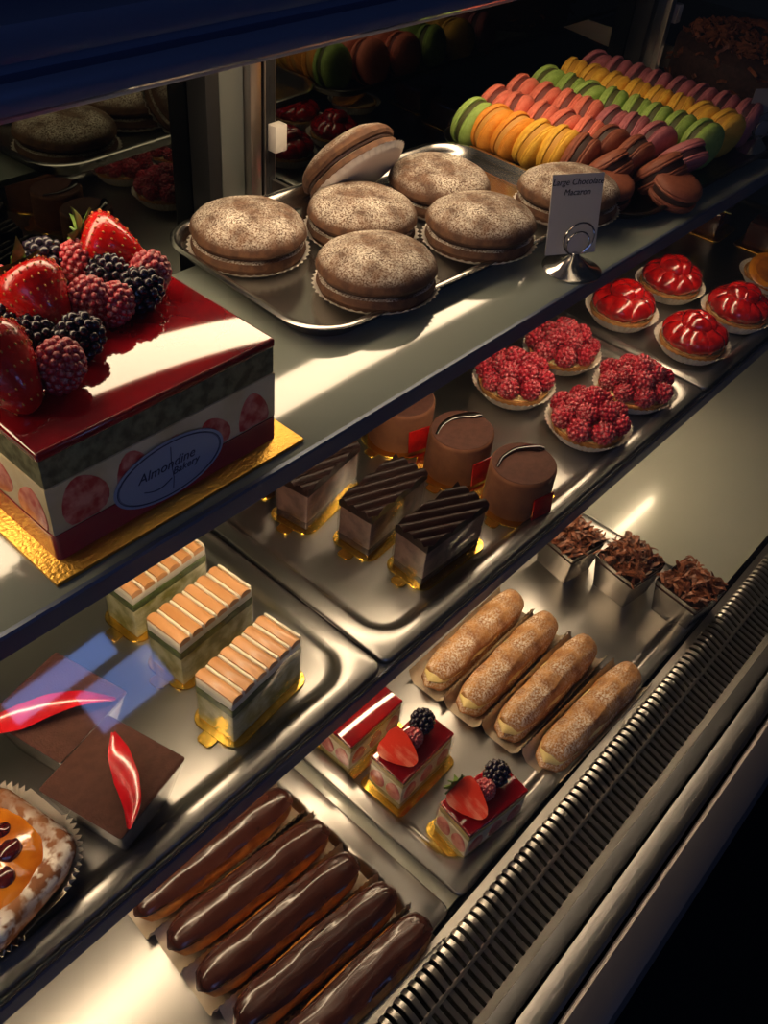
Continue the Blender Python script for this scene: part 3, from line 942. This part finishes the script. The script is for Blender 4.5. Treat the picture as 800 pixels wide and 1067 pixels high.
# ---- tarts
def tart_base(root, r=.0385):
    fluted_dish('paper_cup', .033, .0463, .0165, 42, root, amp=.0010)
    bm = B(); lathe(bm, [(.030, .0008), (.0335, .002), (.0395, .0145), (.0395, .0165), (.0375, .017), (.0355, .0145)], 48); wobble(bm, .0006, 160, 2); obj('tart_shell', bm, X['shell'], root)
    bm = B(); lathe(bm, [(.0365, .012), (.0355, .0165), (.025, .0185), (.001, .019)], 40); obj('custard', bm, X['custard'], root)
def rasp_tart(label, loc, seed):
    t = thing('raspberry_tart', label, 'tart', loc, seed, 'raspberry tarts')
    tart_base(t)
    r = random.Random(seed)
    spots = []
    for k in range(8): spots.append((.0310, 2*PI*k/8+r.uniform(-.06, .06), .0245))
    for k in range(5): spots.append((.0150+r.uniform(-.001, .001), 2*PI*k/5+r.uniform(-.15, .15), .0355))
    spots.append((.002, 0, .0435))
    for (R, a, z) in spots:
        rot = (r.uniform(.5, 1.2), r.uniform(-.4, .4), a+PI/2+r.uniform(-.4, .4))
        put_berry(t, r.choice(ME_RT), 'raspberry', (R*C(a), R*S(a), z+r.uniform(-.0015, .002)), rot, r.uniform(1.02, 1.22))
    return t
rasp_tart('raspberry tart at front left of its four, beside the round cocoa cakes', (.741, .305, MZ), 1)
rasp_tart('raspberry tart farthest back left, just under the upper shelf edge', (.740, .402, MZ), 2)
rasp_tart('raspberry tart at the back right of its four', (.837, .402, MZ), 3)
rasp_tart('raspberry tart at front right of its four, next to the pan seam', (.837, .305, MZ), 4)

def wedge_bm(seed):
    bm = straw_bm(.038, .0165, 16)
    for v in bm.verts:
        v.co.y *= .66
        v.co.y += .0035*math.sin(PI*v.co.z/.031)
    return wobble(bm, .0009, 150, seed)
ME_W = []
for s in range(4):
    bm = wedge_bm(s); me = bpy.data.meshes.new('strawberry_piece'); bmesh.ops.recalc_face_normals(bm, faces=bm.faces[:]); bm.to_mesh(me); bm.free(); me.shade_smooth(); me.materials.append(X['strawglaze']); ME_W.append(me)
def straw_tart(label, loc, seed):
    t = thing('strawberry_tart', label, 'tart', loc, seed*1.3, 'strawberry tarts')
    tart_base(t)
    r = random.Random(seed)
    for k in range(9):
        a = 2*PI*k/9+r.uniform(-.12, .12)
        # base outward, tip leaning up and in
        tip = Vector((-C(a)*.7, -S(a)*.7, .62)); basep = Vector((.0355*C(a), .0355*S(a), .0165))
        q = tip.to_track_quat('Z', 'Y').to_euler()
        put_berry(t, r.choice(ME_W), 'strawberry_piece', basep, q, r.uniform(.92, 1.1))
    for k in range(4):
        a = 2*PI*k/4+r.uniform(-.3, .3)+.4
        tip = Vector((-C(a)*.9, -S(a)*.9, .15)); basep = Vector((.021*C(a), .021*S(a), .037))
        put_berry(t, r.choice(ME_W), 'strawberry_piece', basep, tip.to_track_quat('Z', 'Y').to_euler(), r.uniform(.85, 1.0))
    return t
straw_tart('glazed strawberry tart at front left of its four, across the seam from raspberry tarts', (.980, .306, MZ), 5)
straw_tart('glazed strawberry tart behind the front left one', (.976, .403, MZ), 6)
straw_tart('glazed strawberry tart farthest back, close under the upper shelf edge', (1.088, .395, MZ), 7)
straw_tart('glazed strawberry tart at far right, in front of the orange slice', (1.092, .300, MZ), 8)

# ---- dim things at the right end of the middle shelf
p = at(795, 296, MZ+.012)
ft = thing('fruit_tart', 'tart topped with a large orange fruit slice at right picture edge', 'tart', (p.x+.03, p.y, MZ))
tart_base(ft)
bm = B(); lathe(bm, [(.0005, .0), (.030, .0), (.0325, .0015), (.0325, .0035), (.030, .005), (.027, .0056)], 40); o_ = obj('fruit_slice', bm, X['orange'], ft, (-.012, .0, .022), (.25, -.35, 0))
bm = B(); lathe(bm, [(.024, .0050), (.022, .0062), (.0005, .0062)], 32); obj('fruit_core', bm, mat('fruit_core', '8a4a1c', .3, c2='a8621f', scale=80), o_)
for i, (u, v, lb) in enumerate(((735, 246, 'brown glazed cake with a gold stick on dark board behind strawberry tarts'), (806, 268, 'brown cake on dark gold board cut by the right picture edge'))):
    p = at(u, v, MZ)
    bc = thing('glazed_cake', lb, 'small cake', (p.x+.025, p.y+.02, MZ), .05)
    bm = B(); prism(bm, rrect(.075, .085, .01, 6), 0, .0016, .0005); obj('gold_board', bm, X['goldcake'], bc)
    bm = B(); box(bm, -.028, .028, -.032, .032, .0016, .038, .003); obj('glazed_body', bm, X['glossbrown'], bc)
    if i == 0:
        bm = B(); box(bm, -.003, .003, -.02, .02, -.001, .001, .0006); obj('gold_stick', bm, X['gold'], bc, (-.016, -.020, .0405), (.15, 0, .3))


# ================================================================== BOTTOM DECK
# ---- chocolate eclairs
def capsule(bm, L, r, rz_, z0, n=24, m=18, cut=None):
    """elongated bun along X; cut=(a,b) keeps angles a..b of the section"""
    rings = []
    for i in range(m+1):
        t = -1+2*i/m
        # superellipse taper at the ends
        k = (1-abs(t)**5)**.42 if abs(t) < 1 else 0
        k = max(k, .03)
        x = t*L/2
        rings.append([(x, r*k*C(a), z0+rz_+rz_*k*S(a)) for a in [2*PI*j/n for j in range(n)]])
    loft(bm, rings)
ec = thing('chocolate_eclair', 'chocolate-glazed eclair farthest back, mostly behind the shelf rail', 'eclair', (0, 0, 0), group='chocolate eclairs')
EL = .160
bm = B(); capsule(bm, EL, .0184, .0150, .0015, 24, 26); wobble(bm, .0018, 60, 1); obj('choux_body', bm, X['choux'], ec)
bm = B()
rings = []
for i in range(31):
    t = -1+2*i/30
    k = max(.03, (1-abs(t)**6)**.42)
    x = t*(EL/2+.0012)
    pr = []
    for j in range(15):
        a = math.radians(40+100*j/14)
        e = .0012+.0010*noise.noise((x*40, j*.4, 0))
        pr.append((x, (.0184*k+e)*C(a)+.0012*noise.noise((x*22, 3, 1)), .0168+(.0150*k+e+.0012*k)*S(a)+(.0028*noise.noise((x*45, j*.8, 5)) if j in (0, 14) else 0)))
    pr += [(x, .0178*k*C(math.radians(a)), .0162+.0138*k*S(math.radians(a))) for a in (138, 90, 42)]
    rings.append(pr)
loft(bm, rings); obj('chocolate_glaze', bm, X['ecglaze'], ec, ang=60)
bm = B()
rings = []
for i in range(61):
    x = -EL/2-.002+(EL+.004)*i/60
    z_ = .0006*(1 if i % 2 else -1)
    rings.append([(x, -.0196+z_, .0165), (x, -.0186+z_, .009), (x, -.0145, .0012), (x, .0145, .0012), (x, .0186-z_, .009), (x, .0196-z_, .0165)])
loft(bm, rings, False, False, closed=False); obj('paper_liner', bm, X['liner'], ec, ang=180)
el = [((.215, .297), -4, None), ((.217, .2545), -6, 'second chocolate eclair from the shelf rail, fully in view'), ((.213, .2145), -6, 'middle one of the five chocolate eclairs'),
      ((.216, .1745), -6, 'fourth chocolate eclair, second from the air grille'), ((.2165, .1350), -4, 'chocolate eclair nearest the air grille')]
for i, ((x, y), a, lb) in enumerate(el):
    if i == 0: ec.location = (x, y, LZ); ec.rotation_euler = (0, 0, math.radians(a))
    else: dup(ec, (x, y, LZ), math.radians(a), lb)

# ---- sugared cream eclairs
ce = thing('cream_eclair', 'sugar-dusted cream eclair farthest back, next to the shelf rail', 'eclair', (0, 0, 0), group='cream eclairs')
CL = .158
bm = B(); capsule(bm, CL+.004, .0195, .0100, .001, 24, 24); wobble(bm, .0022, 55, 4); obj('lower_bun', bm, X['chouxpow'], ce)
bm = B(); capsule(bm, CL+.001, .0172, .0068, .0125, 24, 24); wobble(bm, .0020, 90, 8); obj('cream_filling', bm, X['pastrycream'], ce)
bm = B()
rings = []
for i in range(31):
    t = -1+2*i/30
    k = max(.03, (1-abs(t)**6)**.42)
    x = t*CL/2+.004
    rings.append([(x, .0174*k*C(a)*(1+.025*C(9*a)), .0205+(.0150*k*S(a) if S(a) > 0 else .003*k*S(a))*(1+.05*C(8*a+1+.5*S(t*7)))) for a in [2*PI*j/28 for j in range(28)]])
loft(bm, rings); wobble(bm, .0020, 45, 11); wobble(bm, .0005, 260, 2); obj('upper_bun', bm, X['chouxpow'], ce)
bm = B()
rings = []
for i in range(61):
    x = -CL/2-.002+(CL+.006)*i/60
    z_ = .0006*(1 if i % 2 else -1)
    rings.append([(x, -.0235+z_, .017), (x, -.0215+z_, .009), (x, -.0155, .0006), (x, .0155, .0006), (x, .0215-z_, .009), (x, .0235-z_, .017)])
loft(bm, rings, False, False, closed=False); obj('paper_liner', bm, X['liner'], ce, ang=180)
for i, ((x, y), a, lb) in enumerate((((.561, .283), 1, None), ((.562, .238), 1, 'second sugar-dusted cream eclair from the shelf rail'), ((.566, .191), 0, 'third sugar-dusted cream eclair from the shelf rail'), ((.568, .140), -2, 'darkest cream eclair, nearest the air grille'))):
    if i == 0: ce.location = (x, y, LZ); ce.rotation_euler = (0, 0, math.radians(a))
    else: dup(ce, (x, y, LZ), math.radians(a), lb)

# ---- small strawberry slices
def fraisier(label, loc, rz, tops):
    t = thing('strawberry_slice_cake', label, 'cake slice', loc, rz, 'small layered strawberry slices')
    w, d = .072, .039
    gold_board(t, w+.014, d+.014, .008, tab=False)
    layered(t, w, d, [('sponge_base', .0016, .011, X['sponge'], .0004), ('cream_layer', .011, .037, X['cream'], 0), ('sponge_top', .037, .046, X['sponge'], .0004)])
    r = random.Random(rz*100+3)
    for side in range(4):
        L = w if side % 2 == 0 else d
        for k in range(3 if L == w else 2):
            tt = (-L/2+L*(k+.5)/(3 if L == w else 2))
            bm = B(); pts = [(.0085*C(2*PI*i/16)*(1-.2*S(2*PI*i/16)), .0115*S(2*PI*i/16)) for i in range(16)]
            zz = .0245
            def pl(pp, dep):
                o_ = []
                for x, y in pp:
                    o_.append({0: (tt+x, -d/2-dep, zz+y), 1: (w/2+dep, tt+x, zz+y), 2: (tt+x, d/2+dep, zz+y), 3: (-w/2-dep, tt+x, zz+y)}[side])
                return o_
            loft(bm, [pl(pts, -.003), pl(pts, .0003), pl([(a*.9, b_*.9) for a, b_ in pts], .0007)])
            obj('strawberry_piece', bm, X['strawcut'], t)
    bm = B(); box(bm, -w/2-.0003, w/2+.0003, -d/2-.0003, d/2+.0003, .046, .051, .0015, 3); obj('red_glaze', bm, X['glaze'], t)
    film(t, w+.003, d+.003, .045)
    if tops:
        o = obj('strawberry_half', straw_bm(.038, .0160, 20, True), [X['straw'], mat('cut_face', 'd8361f', .3, c2='f2a585', scale=60, lo=.48, hi=.7, stretch=(1.6, 1, .5), coat=.6)], t, (-.030, .012, .0545), (math.radians(tops[0]), math.radians(tops[1]), math.radians(tops[2])), ang=50)
        o.location = tops[3]
        if tops[4]: obj('leaves', calyx_bm(.015), X['leaf'], o, (0, 0, 0), (PI, 0, 0))
        put_berry(t, ME_RASP, 'raspberry', (-.001, .002, .0595), (.2, .2, 0), .98)
        put_berry(t, ME_BB, 'blackberry', (.017, .006, .0625), (.1, .2, 0), 1.15)
    return t
fraisier('small strawberry slice farthest back, half behind the shelf rail, bare red top', (.3905, .292, LZ), 0, None)
fraisier('small strawberry slice with bright cut strawberry and upright blackberry, middle of three', (.397, .234, LZ), 0, (0, 0, 0, (0, 0, 0), False))
fraisier('small strawberry slice nearest the air grille, strawberry still with green leaves', (.402, .155, LZ), math.radians(-9), (0, 0, 0, (0, 0, 0), True))
# turn the strawberry halves: cut face up toward the customers, tip down
for o in [o for o in bpy.data.objects if o.name.startswith('strawberry_half')]:
    tilt = Matrix.Rotation(math.radians(0), 3, 'Z')
    # columns: local X (width), local Y (cut normal is -Y side removed), local Z (length, tip up)
    tipd = Vector((.12, -.95, -.22)).normalized()
    nrm = Vector((-.55, -.15, .8)); nrm = (nrm-tipd*nrm.dot(tipd)).normalized()     # cut face looks this way
    ydir = -nrm if True else nrm
    xdir = ydir.cross(tipd)
    o.rotation_euler = Matrix((xdir, ydir, tipd)).transposed().to_euler()
    o.location = Vector((-.020, .001, .0630))-tipd*.019

# ---- silver cups of shavings
def shav(seed, t=.060):
    r = random.Random(seed)
    bm = B()
    for k in range(190):
        a, R = r.uniform(0, 2*PI), math.sqrt(r.random())
        x, y = (r.uniform(-1, 1)*t*.45, r.uniform(-1, 1)*t*.45)
        hgt = .022*(1-max(abs(x), abs(y))/(t*.5)*.75)
        c = Vector((x, y, .046+r.uniform(.1, 1)*hgt+.002))
        L, w = r.uniform(.008, .019), r.uniform(.0012, .0026)
        d = Vector((r.uniform(-1, 1), r.uniform(-1, 1), r.uniform(-.35, .45))).normalized()
        s = d.cross(Vector((r.uniform(-.4, .4), r.uniform(-.4, .4), 1))).normalized()
        nrm = s.cross(d)
        cv = r.uniform(-.004, .004)
        rings = []
        for i in range(5):
            q = -1+.5*i
            p = c+d*(q*L/2)+nrm*(cv*(1-q*q))
            ww = w*(1-.4*abs(q))
            rings.append([p-s*ww, p+s*ww, p+s*ww+nrm*.0007, p-s*ww+nrm*.0007])
        loft(bm, rings)
    return bm
def silver_cup(label, loc, rz, seed):
    t = thing('mousse_cup', label, 'dessert cup', loc, rz, 'silver cups of chocolate shavings')
    bm = B(); cup(bm, .058, .046, .048); obj('silver_cup', bm, X['silver'], t)
    bm = B(); loft(bm, [z3(rrect(.045, .045, .002, 2), .010), z3(rrect(.057, .057, .002, 2), .043)]); obj('chocolate_mousse', bm, X['chocbase'], t)
    o = obj('shavings', shav(seed), X['shave'], t); o['kind'] = 'stuff'
    return t
silver_cup('silver cup of chocolate shavings farthest back, beside the shelf rail', (.742, .283, LZ), math.radians(-10), 1)
silver_cup('middle one of three silver cups heaped with chocolate shavings', (.760, .214, LZ), math.radians(-9), 2)
silver_cup('silver cup of shavings nearest the air grille, in shade', (.777, .145, LZ), math.radians(-8), 3)

# ================================================================== LIGHT
w = bpy.data.worlds.new('world'); SC.world = w
w.use_nodes = True
bg = w.node_tree.nodes['Background']
bg.inputs['Color'].default_value = (.35, .42, .6, 1)
bg.inputs['Strength'].default_value = .02


def area(name, loc, target, sx, sy, power, col):
    d = bpy.data.lights.new(name, 'AREA'); d.shape = 'RECTANGLE'; d.size = sx; d.size_y = sy; d.energy = power; d.color = col
    o = bpy.data.objects.new(name, d); COL.objects.link(o)
    o.location = loc
    o.rotation_euler = (Vector(target)-Vector(loc)).to_track_quat('-Z', 'Y').to_euler()
    return o
area('assumed_blue_daylight', (-1.5, -1.5, 1.6), (.2, .35, 1.1), 1.0, 1.4, 5.5, (.30, .45, 1))  # assumed source out of view, added for the blue on canopy and rails
area('assumed_blue_reflection_light', (.80, -2.45, 1.66), (.2, .3, 1.0), .40, .09, .40, (.22, .40, 1))  # assumed unseen blue source, placed so its reflection falls in the front glass
area('assumed_blue_reflection_light', (.95, -2.45, 1.50), (.2, .3, 1.0), .30, .16, .45, (.22, .40, 1))  # second assumed blue source, added for another reflected patch in the glass

SC.view_settings.view_transform = 'Standard'
SC.view_settings.look = 'None'
SC.view_settings.gamma = 1
SC.view_settings.use_curve_mapping = False
SC.view_settings.exposure = 0
